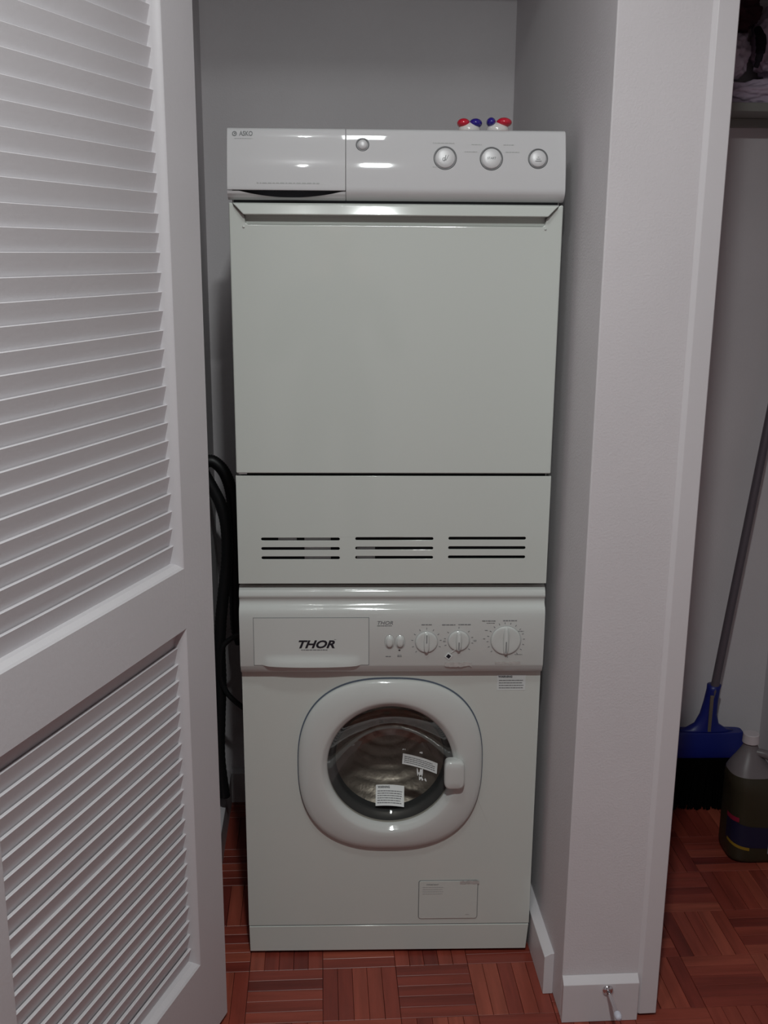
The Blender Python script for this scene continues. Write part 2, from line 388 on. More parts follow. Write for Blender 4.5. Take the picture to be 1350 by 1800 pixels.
# water container drawer: same profile, with a curved finger scoop below
LX0, LX1 = -.2965, -.0902
LP = [(.008, 1.5585), (-.0262, 1.5585), (-.0270, 1.5615), (-.0262, 1.5660)] + PP[6:]
obj('water_container', extr(LP, 'x', LX0, LX1), PLAST, dr, bevel=.0008, angle=50)
foot = bmesh.new(); N = 40; rows = []
for i in range(N+1):
    x = LX0 + (LX1-LX0)*i/N; t = (x-(-.274))/((-.098)-(-.274)); t = min(max(t, 0), 1)
    dip = .0105*math.sin(math.pi*t)**.8 if 0 < t < 1 else 0
    zt = 1.5570-dip
    rows.append([foot.verts.new(p) for p in ((.008, ), )] if False else [foot.verts.new((x, y, z)) for y, z in ((.010, 1.5425), (-.010, 1.5425), (-.0180, min(1.5462, zt-.0002)), (-.0240, min(1.5525, zt-.0001)), (-.0255+.3*dip, zt), (.010, zt))])
for a, b in zip(rows, rows[1:]):
    for j in range(6): foot.faces.new((a[j], a[(j+1) % 6], b[(j+1) % 6], b[j]))
foot.faces.new(rows[0]); foot.faces.new(rows[-1][::-1])
obj('finger_scoop', foot, PLAST, dr)
obj('scoop_shadow_liner', box(-.288, -.094, -.006, .004, 1.5430, 1.5600), SEAM_SHADE, dr)
# buttons
def button(x, z, r, name, label=None):
    rot = Matrix.Translation((x, panel_y(z), z)) @ Matrix.Rotation(R(-9.5), 4, 'X')
    a = obj(name, lathe_y(0, 0, [(r+.0026, .004), (r+.0026, -.0006), (r+.0018, -.0016), (r+.0002, -.0016), (r, .001), (r*.5, .003)], 48), RIMM, dr, smooth=True, xf=rot, label=label)
    b = obj('button_cap', lathe_y(0, 0, [(r-.0004, .003), (r-.0006, -.0022), (r-.0022, -.0034), (r*.6, -.0046), (r*.25, -.0051), (.0004, -.0052)], 48, False, True), BUTM, a, smooth=True, xf=rot)
    return a
button(.0838, 1.6148, .0178, 'round_button'); button(.1648, 1.6145, .0178, 'round_button'); button(.2468, 1.6152, .0150, 'round_button')
button(-.0605, 1.6362, .0092, 'small_round_button', 'small domed silver button')
py = lambda x, z: panel_y(z) - .0004
def ink(name, bm, m, parent, f, **k): return obj(name, bm, m, parent, drape=f, **k)
def small(*a): o = ink(*a); o['kind'] = 'stuff'; return o
ink('brand_name', text('ASKO', -.2632, 1.6530, .0112, bold=.0002, sx=.80), GREY, dr, py)
bm = bmesh.new(); o_ = lathe_y(-.2832, 1.6530, [(.0042, 0), (.0042, -.0002), (.0027, -.0002), (.0027, 0)], 24); o_.verts.ensure_lookup_table()
ink('brand_emblem', o_, GREY, dr, py)
ink('brand_dot', lathe_y(-.2826, 1.6533, [(.0014, -.0002), (.0001, -.0002)], 12, False, True), GREY, dr, py)
bm = bmesh.new(); dashes(bm, -.283, -.252, 1.6450, .0009); dashes(bm, -.245, -.132, 1.5705, .0018, dense=.6); small('fine_print', bm, LGREY, dr, py)
BY = lambda x, z: panel_y(z) - .0054
ink('button_print', text('I/', .0845, 1.6150, .0125, shear=.25), GREY, dr, BY)
ink('button_print', text('O', .0815, 1.6125, .0080), GREY, dr, BY)
ink('button_print', text('START', .1648, 1.6152, .0052), GREY, dr, BY)
bm = bmesh.new()
for q in range(3): add_box(bm, .2432-.002*(q-1), .2500+.002*(q-1), -.0002, 0, 1.6172-.0032*q, 1.6180-.0032*q)
ink('button_print', bm, GREY, dr, BY)
bm = bmesh.new()
for a in ((.062, .100, 1.6405), (.130, .148, 1.6385), (.186, .206, 1.6385), (.118, .140, 1.6262), (.190, .214, 1.6262), (.062, .084, 1.600)): dashes(bm, *a, .0013)
small('fine_print', bm, LGREY, dr, py)
# door
ZT, ZB, NT, NB = 1.5375, 1.0518, 1.5158, 1.5010
g = .268
outline = [(-W2+.002, ZB), (W2-.002, ZB), (W2-.002, ZT), (.290, ZT), (g, NT), (.2640, NB+.003), (.259, NB), (-.262, NB), (-.267, NB+.003), (-g-.001, NT), (-.2902, ZT), (-W2+.002, ZT)]
dd_ = obj('dryer_door', plate(outline, [], -.019, -.003), ENAM, dr, bevel=.0026, seg=3)
lip = bmesh.new()
A = [(-.2905, -.0200, ZT), (.289, -.0200, ZT), (.289, -.002, ZT), (-.2905, -.002, ZT)]
B = [(-.2720, -.0330, ZT-.004), (.2700, -.0330, ZT-.004)]
v = [lip.verts.new(p) for p in ((-.2900, -.0195, ZT), (.2885, -.0195, ZT), (.2885, -.002, ZT), (-.2900, -.002, ZT),
     (-.2690, -.0320, NT+.0012), (.2670, -.0320, NT+.0012), (.2670, -.0060, NT), (-.2690, -.0060, NT),
     (-.2860, -.0275, ZT-.0030), (.2845, -.0275, ZT-.0030))]
for f in ((3, 2, 1, 0), (0, 1, 9, 8), (8, 9, 5, 4), (4, 5, 6, 7), (7, 6, 2, 3), (0, 8, 4, 7, 3), (1, 2, 6, 5, 9)): lip.faces.new([v[i] for i in f])
obj('door_handle', lip, ENAM, dd_, bevel=.0022, seg=3, label='overhanging grip lip along the top of the dryer door', angle=20)
obj('lip_backing', box(-.2925, .2905, -.0045, -.0022, NB, ZT-.0006), ENAM, dd_)
sc = bmesh.new(); pr = [(-.0190, NB-.0003), (-.0150, NB+.0008), (-.0105, NB+.0045), (-.0080, NT-.004), (-.0070, NT+.002), (-.002, NT+.002), (-.002, NB-.0003)]
obj('grip_recess', extr(pr, 'x', -.268, .2655), ENAM, dd_, smooth=False)
obj('corner_bumper', lathe_y(-.2700, 1.4965, [(.0022, 0), (.0022, -.0200), (.0008, -.0208)], 12, False, True), ENAM, dd_, smooth=True)
obj('corner_bumper', lathe_y(.2650, 1.4965, [(.0022, 0), (.0022, -.0200), (.0008, -.0208)], 12, False, True), ENAM, dd_, smooth=True)
obj('hinge_pin', box(-.292, -.276, -.010, 0, 1.0476, 1.0512), CHROME, dr, bevel=.0008)
# ventilated service panel with nine slots cut through
holes = []
for x0, x1 in ((-.2518, -.1024), (-.0728, .0762), (.1050, .2535)):
    for z in (.9240, .9052, .8868):
        zz = z + .0036*(x0+.2518)/.5*0.6
        holes.append(rrect(x0, x1, zz-.0029, zz+.0029, .0028, 4))
sp = obj('service_panel', plate([(-W2+.001, .8352), (W2-.001, .8352), (W2-.001, 1.0470), (-W2+.001, 1.0470)], holes, -.019, -.0165), ENAM, dr, bevel=.0008)
obj('panel_backing', box(-.294, .294, -.0165, -.0145, .95, 1.0466), ENAM, sp)
bm = bmesh.new(); add_box(bm, -.294, .294, -.0165, .002, .8356, .8385); add_box(bm, -.2965, -.2945, -.0165, .002, .8356, 1.0466); add_box(bm, .2945, .2965, -.0165, .002, .8356, 1.0466)
obj('panel_flange', bm, ENAM, sp)
for q in ((-.17, -.12, -.010, -.005, .86, .94), (-.07, -.035, -.010, -.005, .86, .905), (-.22, -.185, -.010, -.005, .915, .94)): obj('condenser_rib', box(*q), BUTM, sp)
# dark fill that paints the shade into the gap under the dryer
obj('stack_gap_shade', box(-.280, .280, .01, .56, .8268, .8345), SEAM_SHADE, dr)

# ================================================================ WASHER
wa = thing('washing_machine', 'white front-loading washing machine with a round glass door, standing on the parquet under the dryer', 'washing machine', (0, .29, 0))
bm = bmesh.new()
for b in ((-.293, -.290, .004, .58, .10, .815), (.290, .293, .004, .58, .10, .815), (-.293, .293, .577, .58, .10, .815), (-.293, .293, .004, .58, .815, .8195), (-.293, .293, .004, .58, .098, .101)): add_box(bm, *b)
obj('cabinet', bm, ENAM, wa)
bm = bmesh.new(); add_box(bm, -.272, .268, .02, .56, .012, .098); obj('base', bm, SEAM_SHADE, wa)
for x in (-.24, .24):
    for y in (.06, .52):
        bm = bmesh.new(); bmesh.ops.create_cone(bm, cap_ends=True, segments=20, radius1=.022, radius2=.018, depth=.012, matrix=Matrix.Translation((x, y, .006))); obj('foot', bm, HOSE, wa)
DC = (-.0015, .4430)
obj('front_plate', plate([(-W2, .0690), (W2, .0690), (W2, .6525), (-W2, .6525)], [sup(DC[0], DC[1], .137, .141, 2, 72)], 0, .004), ENAM, wa, bevel=.001)
kk = obj('kick_plate', extr([(-.2960, .0075), (.2925, .0075), (.2970, .0672), (-.2970, .0672)], 'y', -.0015, .018), ENAM, wa, bevel=.0012)
obj('kick_seam', box(-.294, .294, .001, .02, .064, .072), SEAM_SHADE, wa)
# control fascia, one extruded profile: rolled top, groove, flat face, tucked foot
WP = [(.010, .8262), (-.002, .8258), (-.0085, .8225), (-.0130, .8165), (-.0150, .8105), (-.0152, .8060), (-.0120, .8035), (-.0105, .7990), (-.0108, .7930), (-.0140, .7885), (-.0180, .7862), (-.0215, .7810), (-.0232, .7740),
      (-.0234, .7600), (-.0234, .6690), (-.0220, .6655), (-.0185, .6590), (-.0150, .6520), (-.0120, .6500), (.010, .6500)]
def fas_y(x, z): return -.0234
obj('control_fascia', extr(WP, 'x', -.2975, .2970), PLASTW, wa, bevel=.0008, angle=60, smooth=False)
# soften the profile by shading only across it
# detergent drawer
dx0, dx1, dz0, dz1 = -.2695, -.0468, .6700, .7668
obj('drawer_seam', plate([(dx0-.0011, dz0-.0011), (dx1+.0011, dz0-.0011), (dx1+.0011, dz1+.0011), (dx0-.0011, dz1+.0011)], [], -.0237, -.0230), GREY, wa)
bm = bmesh.new(); NX, NZ = 44, 20; G = []
for j in range(NZ+1):
    z = dz0 + (dz1-dz0)*j/NZ; row = []
    for i in range(NX+1):
        x = dx0 + (dx1-dx0)*i/NX
        t = min(max((x-(-.250))/(.185), 0), 1); e = math.sin(math.pi*t)**.35 if 0 < t < 1 else 0
        h = max(0, 1-(z-dz0)/.022); y = -.0245 - .0070*e*h*h*(3-2*h)
        z2 = z - (.0030*e if j == 0 else 0)
        row.append(bm.verts.new((x, y, z2)))
    G.append(row)
for j in range(NZ):
    for i in range(NX): bm.faces.new((G[j][i], G[j][i+1], G[j+1][i+1], G[j+1][i]))
# rim back to the fascia
edge = [G[0][i] for i in range(NX+1)] + [G[j][NX] for j in range(1, NZ+1)] + [G[NZ][i] for i in range(NX-1, -1, -1)] + [G[j][0] for j in range(NZ-1, 0, -1)]
back = [bm.verts.new((v.co.x, -.0232, v.co.z if v.co.z > dz0 else dz0)) for v in edge]
for i in range(len(edge)): bm.faces.new((edge[i], back[i], back[(i+1) % len(edge)], edge[(i+1) % len(edge)]))
drw = obj('detergent_drawer', bm, PLASTW, wa, smooth=True)
m_ = drw.modifiers.new('edge', 'EDGE_SPLIT'); m_.split_angle = R(40)
dy = lambda x, z: -.0248
ink('brand_name', text('THOR', -.1508, .7122, .0218, shear=.32, bold=.0007, sx=1.22), BLACK, drw, dy)
bm = bmesh.new(); dashes(bm, -.178, -.127, .7015, .0016, dense=.9); small('fine_print', bm, GREY, drw, dy)
bm = bmesh.new(); add_box(bm, -.1140, -.1100, -.0002, 0, .7225, .7232); ink('trade_mark', bm, GREY, drw, dy)
fy = lambda x, z: -.0237
ink('brand_name', text('THOR', -.0155, .7562, .0100, shear=.25, bold=.0001, sx=1.15), GREY, wa, fy)
bm = bmesh.new(); dashes(bm, -.030, -.002, .7505, .0014, dense=.95); small('fine_print', bm, GREY, wa, fy)
# push switches
for x in (-.0058, .0148):
    s_ = obj('push_switch', loft([[(p[0], y, p[1]) for p in sup(x, .7172, a, b, 2.2, 32)] for a, b, y in ((.0092, .0140, -.0226), (.0088, .0136, -.0242), (.0070, .0115, -.0238), (.0066, .0110, -.0262), (.0050, .0090, -.0278), (.0020, .0040, -.0282))], False, True), PLASTW, wa, smooth=True)
    obj('switch_well', loft([[(p[0], y, p[1]) for p in sup(x, .7168, a, b, 2.2, 32)] for a, b, y in ((.0103, .0152, -.0232), (.0103, .0152, -.0236), (.0086, .0134, -.0236), (.0086, .0134, -.0230))], False, False), LGREY, s_)
bm = bmesh.new(); add_box(bm, .0113, .0157, -.0002, 0, .6993, .7003); add_box(bm, .0122, .0146, -.0002, 0, .7003, .7013); add_box(bm, .0127, .0141, -.0002, 0, .6978, .6993)
ink('switch_mark', bm, BLACK, wa, fy)
bm = bmesh.new(); dashes(bm, -.0135, -.001, .6868, .0016, dense=.95); dashes(bm, .0095, .018, .6868, .0016, dense=.95); dashes(bm, .010, .0175, .6895, .0011)
small('fine_print', bm, GREY, wa, fy)
# rotary dials
def dial(x, z, r, ptr, ticks, tr):
    a = obj('dial', lathe_y(x, z, [(r, -.0230), (r, -.0252), (r-.0010, -.0265), (r-.0035, -.0270), (r*.55, -.0268), (.0005, -.0266)], 56, False, True), PLASTW, wa, smooth=True)
    a.modifiers.new('edge', 'EDGE_SPLIT').split_angle = R(50)
    obj('dial_ring', lathe_y(x, z, [(r+.0013, -.0234), (r+.0013, -.0238), (r+.0001, -.0240), (r+.0001, -.0232)], 56), LGREY, a)
    # raised finger bar across the dial
    n = 28; L = []
    for hw, hl, y in ((.0058, r*.96, -.0260), (.0056, r*.95, -.0300), (.0045, r*.90, -.0315), (.0028, r*.82, -.0325)):
        L.append([(p[0], y, p[1]) for p in sup(x, z, hw, hl, 2.6, n)])
    obj('grip', loft(L, False, True), PLASTW, a, smooth=True).modifiers.new('e', 'EDGE_SPLIT').split_angle = R(55)
    zz = (z, z+r*.82) if ptr > 0 else (z-r*.82, z)
    obj('pointer', box(x-.0009, x+.0009, -.0332, -.0320, min(zz)+.001, max(zz)), GREY, a)
    bm = bmesh.new()
    for ang in ticks:
        c, s = math.sin(R(ang)), math.cos(R(ang))
        if tr == 0: d = .0016
        m4 = Matrix.Translation((x+c*(r+.0065), 0, z+s*(r+.0065))) @ Matrix.Rotation(R(ang), 4, 'Y')
        vs = add_box(bm, -.0006, .0006, -.0002, 0, -.0018, .0018)
        for v in vs: v.co = m4 @ v.co
    small('scale_marks', bm, GREY, wa, fy)
    return a
dial(.0662, .7165, .0215, 1, (0, 28, 55, 82, 110, -28, -55, -82, -110, -135), 1)
dial(.1292, .7190, .0208, -1, (0, 45, 75, 100, 130, -50, -80, -110), 1)
dial(.2215, .7197, .0292, -1, tuple(range(-130, 150, 18)), 1)
bm = bmesh.new()
for a in ((.056, .076, .7525, .0018), (.096, .122, .7522, .0018), (.128, .152, .7526, .0018), (.174, .200, .7600, .0018), (.215, .242, .7604, .0018), (.183, .200, .7555, .0012), (.245, .256, .7385, .0012), (.180, .187, .7405, .0012), (.177, .183, .7230, .0012), (.240, .255, .6900, .0010)): dashes(bm, *a, dense=.95)
small('dial_captions', bm, GREY, wa, fy)
ink('printed_number', text('120', .1605, .7190, .0050), GREY, wa, fy); ink('printed_number', text('60', .1015, .7180, .0050), GREY, wa, fy); ink('printed_number', text('15', .2245, .6858, .0062), GREY, wa, fy)
# little black tag hanging off the middle dial
tg = Matrix.Translation((.1100, -.0242, .6872)) @ Matrix.Rotation(R(38), 4, 'Y')
t_ = obj('paper_tag', box(-.0056, .0056, -.0006, .0002, -.0056, .0056), STICK, wa, xf=tg, label='tiny white tag with a black square')
obj('tag_square', box(-.0036, .0036, -.0010, -.0005, -.0036, .0036), BLACK, t_, xf=tg)
obj('tag_string', tube([(.113, -.0245, .692), (.117, -.0262, .697), (.1225, -.0262, .7012)], .0005, 6, 4), STICK, t_)
# tape residue on the fascia foot
def ragged(x0, x1, z0, z1, rng, n=14, j=.12):
    h = z1-z0; top = [(x0+(x1-x0)*i/n, z1-rng.random()*h*j*2) for i in range(n+1)]; bot = [(x1-(x1-x0)*i/n, z0+rng.random()*h*j*2) for i in range(n+1)]
    return top[::-1] + bot[::-1]
rng2 = random.Random(11)
obj('tape_residue', plate(ragged(.1030, .1560, .6640, .6755, rng2), [], -.0241, -.0236), RESID, wa)
obj('tape_residue', plate(ragged(.2020, .2520, .6695, .6760, rng2), [], -.0241, -.0236), RESID, wa)
# door: squircle ring
def ring(a, b, e, y): return [(p[0], y, p[1]) for p in sup(DC[0], DC[1], a, b, e, 120)]
obj('door_gap', loft([ring(.1885, .1900, 2.55, .0002), ring(.1885, .1900, 2.55, -.0010), ring(.170, .170, 2.4, -.0010), ring(.170, .170, 2.4, .0002)], False, False), SEAMB, wa)
dr2 = obj('door_ring', loft([ring(.1862, .1868, 2.55, -.0005), ring(.1866, .1872, 2.55, -.0060), ring(.1858, .1864, 2.55, -.0092), ring(.1830, .1837, 2.52, -.0118), ring(.1770, .1780, 2.48, -.0145), ring(.165, .167, 2.35, -.0178),
    ring(.152, .155, 2.15, -.0198), ring(.1425, .1460, 2.04, -.0200), ring(.1390, .1425, 2.02, -.0190), ring(.1365, .1400, 2, -.0168), ring(.1330, .1365, 2, -.0135), ring(.1290, .1320, 2, -.0100), ring(.1275, .1305, 2, -.0030), ring(.1275, .1305, 2, .004)], False, False), PLASTW, wa, smooth=True)
def bowl(r): return -.0060 + .068*(1-min(1, r/.131)**2)
bl = []
for k in range(0, 15):
    r = .1295*(1-k/14) + .0008
    bl.append([(DC[0]+r*math.cos(2*math.pi*i/72), bowl(r), DC[1]+r*1.022*math.sin(2*math.pi*i/72)) for i in range(72)])
gl = obj('door_glass', loft(bl, False, True), GLASS, wa, smooth=True)
gy = lambda x, z: bowl(math.hypot(x-DC[0], z-DC[1])) - .0007
obj('gasket', loft([[(DC[0]+r*math.cos(2*math.pi*i/72), y, DC[1]+r*math.sin(2*math.pi*i/72)) for i in range(72)] for r, y in ((.1380, .003), (.1290, .008), (.1180, .012), (.1140, .020), (.1180, .028), (.1120, .036), (.1180, .046), (.150, .060), (.205, .065))], False, False), GASK, wa, smooth=True)
dm = obj('drum', loft([[(DC[0]+r*math.cos(2*math.pi*i/72), y, DC[1]+r*math.sin(2*math.pi*i/72)) for i in range(72)] for r, y in [(.170, .066), (.200, .075), (.215, .10), (.215, .145)] + [(.205-.204*k/24, min(.225, .225-.080*((.205-.204*k/24)/.205)**2) + .0012*math.cos(k*2.1)) for k in range(25)]], False, True), METAL, wa, smooth=True)
for ang in (30, 150, 262):
    bm = loft([[(x, y, z) for x, z in ((-hw, .216), (-hw*.5, .216-h), (hw*.5, .216-h), (hw, .216))] for y, hw, h in ((.080, .012, .01), (.095, .028, .045), (.13, .028, .045), (.142, .012, .01))])
    obj('drum_paddle', bm, METAL, dm, bevel=.004, xf=Matrix.Translation((DC[0], 0, DC[1])) @ Matrix.Rotation(R(ang), 4, 'Y'))
# embossed ribs in the drum
for y in (.125,):
    obj('drum_rib', lathe_y(DC[0], DC[1], [(.2155, y-.006), (.2105, y), (.2155, y+.006)], 72), METAL, dm, smooth=True)
# latch handle
lt = obj('door_latch', loft([[(p[0], y, p[1]) for p in sup(.1272, .4342, a, b, 4.5, 64)] for a, b, y in ((.0195, .0285, -.010), (.0205, .0300, -.024), (.0208, .0303, -.0315), (.0195, .0290, -.0355), (.0165, .0262, -.0370), (.008, .014, -.0378))], False, True), PLASTW, wa, smooth=True)
# stickers on the glass
def sticker(name, x0, x1, z0, z1, rot, f, lines, parent, label, m=STICK, head=True, sub=8, hs=.0052):
    cx, cz = (x0+x1)/2, (z0+z1)/2; X = Matrix.Translation((cx, 0, cz)) @ Matrix.Rotation(R(rot), 4, 'Y') @ Matrix.Translation((-cx, 0, -cz))
    bm = bmesh.new(); n = sub; T = [[bm.verts.new((x0+(x1-x0)*i/n, 0, z0+(z1-z0)*j/n)) for i in range(n+1)] for j in range(n+1)]
    for j in range(n):
        for i in range(n): bm.faces.new((T[j][i], T[j][i+1], T[j+1][i+1], T[j+1][i]))
    bmesh.ops.recalc_face_normals(bm, faces=bm.faces)
    r_ = bmesh.ops.extrude_face_region(bm, geom=bm.faces[:]); 
    for v in [g_ for g_ in r_['geom'] if isinstance(g_, bmesh.types.BMVert)]: v.co.y -= .0003
    s = obj(name, bm, m, parent, drape=f, xf=X, label=label)
    f2 = lambda x, z: f(x, z) - .0006
    if head: 
        tm = text('WARNING', x0+.23*(x1-x0)+.003, z1-hs*.8, hs, bold=.00015); tm.transform(X); obj('sticker_heading', tm, BLACK, s, drape=f2)
    bm = bmesh.new(); top = z1 - (hs*1.75 if head else .004); hgt = (top-z0-.0025)/lines; rr = random.Random(len(name) + lines)
    for k in range(lines): dashes(bm, x0+.0035, x1-.003-rr.random()*.006, top-hgt*(k+.4), min(.0016, hgt*.48), rng=rr, dense=1.05)
    bmesh.ops.subdivide_edges(bm, edges=[], cuts=1)
    obj('sticker_print', bm, GREY, s, drape=f2, xf=X)['kind'] = 'stuff'
    return s
sticker('warning_sticker', -.0300, .0290, .3385, .3735, 2, gy, 6, gl, 'square white warning sticker low on the glass')
sticker('instruction_sticker', .0262, .0965, .4120, .4345, 4, gy, 4, gl, 'tilted white sticker with small print beside the latch', head=False)
bm = plate(ragged(.0560, .0680, .3930, .4120, rng2, 7, .3), [], -.0004, 0); obj('torn_sticker', bm, STICK, gl, drape=gy)
bm = plate(ragged(.0600, .0750, .3870, .3960, rng2, 7, .3), [], -.0004, 0); obj('torn_sticker', bm, STICK, gl, drape=gy)
bm = plate(ragged(.0610, .0670, .4420, .4480, rng2, 4, .3), [], -.0004, 0); obj('torn_sticker', bm, STICK, gl, drape=gy)
bm = plate(ragged(.0260, .0320, .4440, .4490, rng2, 4, .3), [], -.0004, 0); obj('torn_sticker', bm, STICK, gl, drape=gy)
sticker('panel_warning_sticker', .2110, .2680, .6040, .6380, 0, lambda x, z: -.0002, 4, wa, 'small white warning sticker under the largest dial', m=STICKD, sub=1, hs=.0058)
# filter flap, low down
ff = obj('filter_flap', plate(rrect(.0620, .1850, .0835, .1725, .0045), [], -.0022, .0), ENAM, wa, bevel=.0006, label='square filter flap with faint print')
bm = plate(rrect(.0606, .1864, .0823, .1738, .0050), [rrect(.0622, .1848, .0837, .1723, .0040)], -.0006, .0); obj('flap_seam', bm, GREY, ff)
f3 = lambda x, z: -.0024
ink('flap_heading', text('IMPORTANT', .0900, .1645, .0046), GREY, ff, f3)
bm = bmesh.new()
for k in range(4): dashes(bm, .0690, .1130-.002*(k % 2), .1585-.0052*k, .0014, dense=1)
dashes(bm, .1610, .1700, .0925, .0018, dense=1); small('flap_print', bm, LGREY, ff, f3)
obj('tape_residue', plate(ragged(.1480, .1880, .1655, .1745, rng2), [], -.0030, -.0023), RESID, wa)

# ================================================================ THINGS ON AND AROUND
def pod(cx, cy, flip, label):
    z0 = 1.6505 if cy > .035 else 1.6645
    t = thing('detergent_pod', label, 'laundry pod', (cx, cy, z0), group='laundry pods on the dryer')
    bm = bmesh.new(); bmesh.ops.create_uvsphere(bm, u_segments=32, v_segments=20, radius=1)
    for v in bm.verts:
        p = v.co.copy(); s = (abs(p.x)**3 + abs(p.y)**3 + 1e-9)**(1/3); k = (p.x*p.x+p.y*p.y)**.5/max(s, 1e-5)
        v.co = (cx + p.x*.0205*k**.4, cy + p.y*.020, z0 + .0215 + (p.z*.0215 if p.z < 0 else p.z*.0150))
    obj('pouch', bm, PODW, t, smooth=True)
    for m, sx, name in ((RED, -1 if not flip else 1, 'red_gel_lobe'), (NAVY, 1 if not flip else -1, 'blue_gel_lobe')):
        bm = bmesh.new(); bmesh.ops.create_uvsphere(bm, u_segments=24, v_segments=16, radius=1)
        big = 1.0 if not flip else (1.2 if m is RED else .72)
        for v in bm.verts:
            p = v.co; x = p.x*.0118*big; v.co = (cx + sx*.0112*(1 if big >= 1 else 1.15) + x, cy - .004 + p.y*.0150, z0 + .0375 + p.z*.0085 - .018*abs(x+sx*.006)*1.0 - (.004 if big == 1.0 else .002))
        obj(name, bm, m, t, smooth=True)
    return t
pod(.1352, .085, False, 'laundry pod with even red and blue lobes, on the dryer top nearer the middle')
pod(.1872, .085, True, 'laundry pod with a large red lobe, on the dryer top nearest the corner')

def hose(name, pts, r, label, ringy=0, cat='hose'):
    o = obj(name, tube(pts, r, ring=ringy, sub=14 if ringy else 10), HOSE, smooth=True); tag(o, label, cat); return o
hose('drain_hose', [(-0.424, 0.46, 0.977), (-0.404, 0.46, 0.978), (-0.381, 0.46, 0.955), (-0.366, 0.46, 0.914), (-0.36, 0.46, 0.856), (-0.361, 0.46, 0.773), (-0.362, 0.46, 0.673), (-0.361, 0.46, 0.572), (-0.351, 0.46, 0.527)], .0140, 'black drain hose arching highest beside the dryer', .08)
hose('supply_hose', [(-0.421, 0.42, 0.958), (-0.402, 0.42, 0.923), (-0.383, 0.42, 0.88), (-0.373, 0.42, 0.825), (-0.374, 0.42, 0.749), (-0.384, 0.42, 0.672), (-0.393, 0.42, 0.601), (-0.398, 0.42, 0.529), (-0.398, 0.42, 0.441), (-0.403, 0.42, 0.351), (-0.407, 0.42, 0.244), (-0.398, 0.42, 0.135)], .0135, 'black supply hose hanging down into the gap beside the washer', .06)
hose('power_cord', [(-0.338, 0.4, 0.575), (-0.356, 0.4, 0.568), (-0.376, 0.4, 0.555), (-0.389, 0.4, 0.537), (-0.394, 0.4, 0.5), (-0.393, 0.4, 0.457), (-0.381, 0.4, 0.423), (-0.364, 0.4, 0.402), (-0.34, 0.4, 0.381)], .0062, 'black power cord looping out beside the washer', 0, 'cord')

# broom in the second closet
br = thing('broom', 'broom with a blue plastic head, black bristles and grey handle leaning in the dark closet', 'broom', (.865, .58, 0))
ax = lambda z: .8782 + (z-.3455)*.118
def yb(z): return .598 + z*.030
obj('handle', tube([(ax(.20), yb(.20)-.006, .20), (ax(.7), yb(.7)-.006, .70), (ax(1.40), yb(1.4)-.006, 1.40)], .0108, 16, 4), HAND, br, smooth=True)
bm = loft([[(ax(z)+w*math.cos(2*math.pi*i/28), yb(z)+d*math.sin(2*math.pi*i/28), z) for i in range(28)] for w, d, z in ((.0185, .0170, .348), (.0175, .0165, .335), (.0190, .0170, .300), (.0230, .0175, .265), (.0330, .0180, .238), (.0560, .0190, .224), (.0840, .0200, .217))], True, True)
sk = obj('socket', bm, BLUE, br, smooth=True)
obj('shaft_insert', box(ax(.26)-.0045, ax(.26)+.0045, yb(.26)-.0205, yb(.26)-.015, .222, .325), STEEL, br, bevel=.001)
def slab(w0, w1, c0, c1, z0, z1, d, n=24):
    return loft([[(p[0], yb(z)+p[1], z) for p in [(a, b) for a, b in sup(c, 0, w, dd2, 5, n*2)]] for w, c, z, dd2 in ((w0, c0, z0, d), (w0*1.01, c0, z0+.01, d*1.1), ((w0+w1)/2, (c0+c1)/2, (z0+z1)/2, d*1.05), (w1, c1, z1, d*.8))])
obj('head', slab(.112, .097, ax(.155)+.003, ax(.21)+.004, .150, .2190, .026), BLUE, br, smooth=False, bevel=.002)
bm = bmesh.new(); rb = random.Random(5)
for i in range(46):
    for j in range(5):
        u = (i+.5)/46*2-1; x0 = ax(.155)+u*.105; x1 = ax(.0)+u*.140 + rb.uniform(-.004, .004); y0 = yb(.15)+(j-2)*.009; y1 = yb(0)+(j-2)*.012+rb.uniform(-.004, .004)
        h = .0026; z0_, z1_ = rb.uniform(.001, .008), .156
        A = [bm.verts.new((x1+a, y1+b, z0_)) for a, b in ((-h, -h), (h, -h), (h, h), (-h, h))]; B = [bm.verts.new((x0+a, y0+b, z1_)) for a, b in ((-h, -h), (h, -h), (h, h), (-h, h))]
        bm.faces.new(A[::-1]); bm.faces.new(B)
        for q in range(4): bm.faces.new((A[q], A[(q+1) % 4], B[(q+1) % 4], B[q]))
o = obj('bristles', bm, BRIS, br); o['kind'] = 'stuff'

# jug of cleaner
JX, JY = .914, .375
jg = thing('cleaner_jug', 'translucent plastic jug of cleaner with a pale cap on the closet floor before the broom', 'jug', (JX, JY, 0))
def jr(z):
    P = [(0, .056), (.006, .063), (.02, .0660), (.17, .0660), (.200, .0640), (.225, .056), (.252, .040), (.276, .025), (.290, .0175), (.300, .0165)]
    for (a, ra), (b, rb_) in zip(P, P[1:]):
        if z <= b: return ra+(rb_-ra)*(z-a)/(b-a)
    return P[-1][1]
def jc(z):
    t = min(1, max(0, (z-.17)/.09)); return JX - .020*t*t*(3-2*t)
def jl(z, off=0, n=48):
    r = jr(z)+off; e = 2+1.6*min(1, max(0, (.26-z)/.08)); return [(jc(z)+p[0], JY+p[1], z) for p in sup(0, 0, r, r*.93, e, n)]
zs = [0, .003, .006, .012, .02, .06, .10, .14, .17, .185, .200, .215, .226]
obj('filled_body', loft([jl(z) for z in zs], True, False), JUGL, jg, smooth=True)
zs = [.226, .232, .238, .240, .252, .262, .272, .278, .286, .292, .300]
obj('clear_body', loft([jl(z) for z in zs], False, True), JUG, jg, smooth=True)
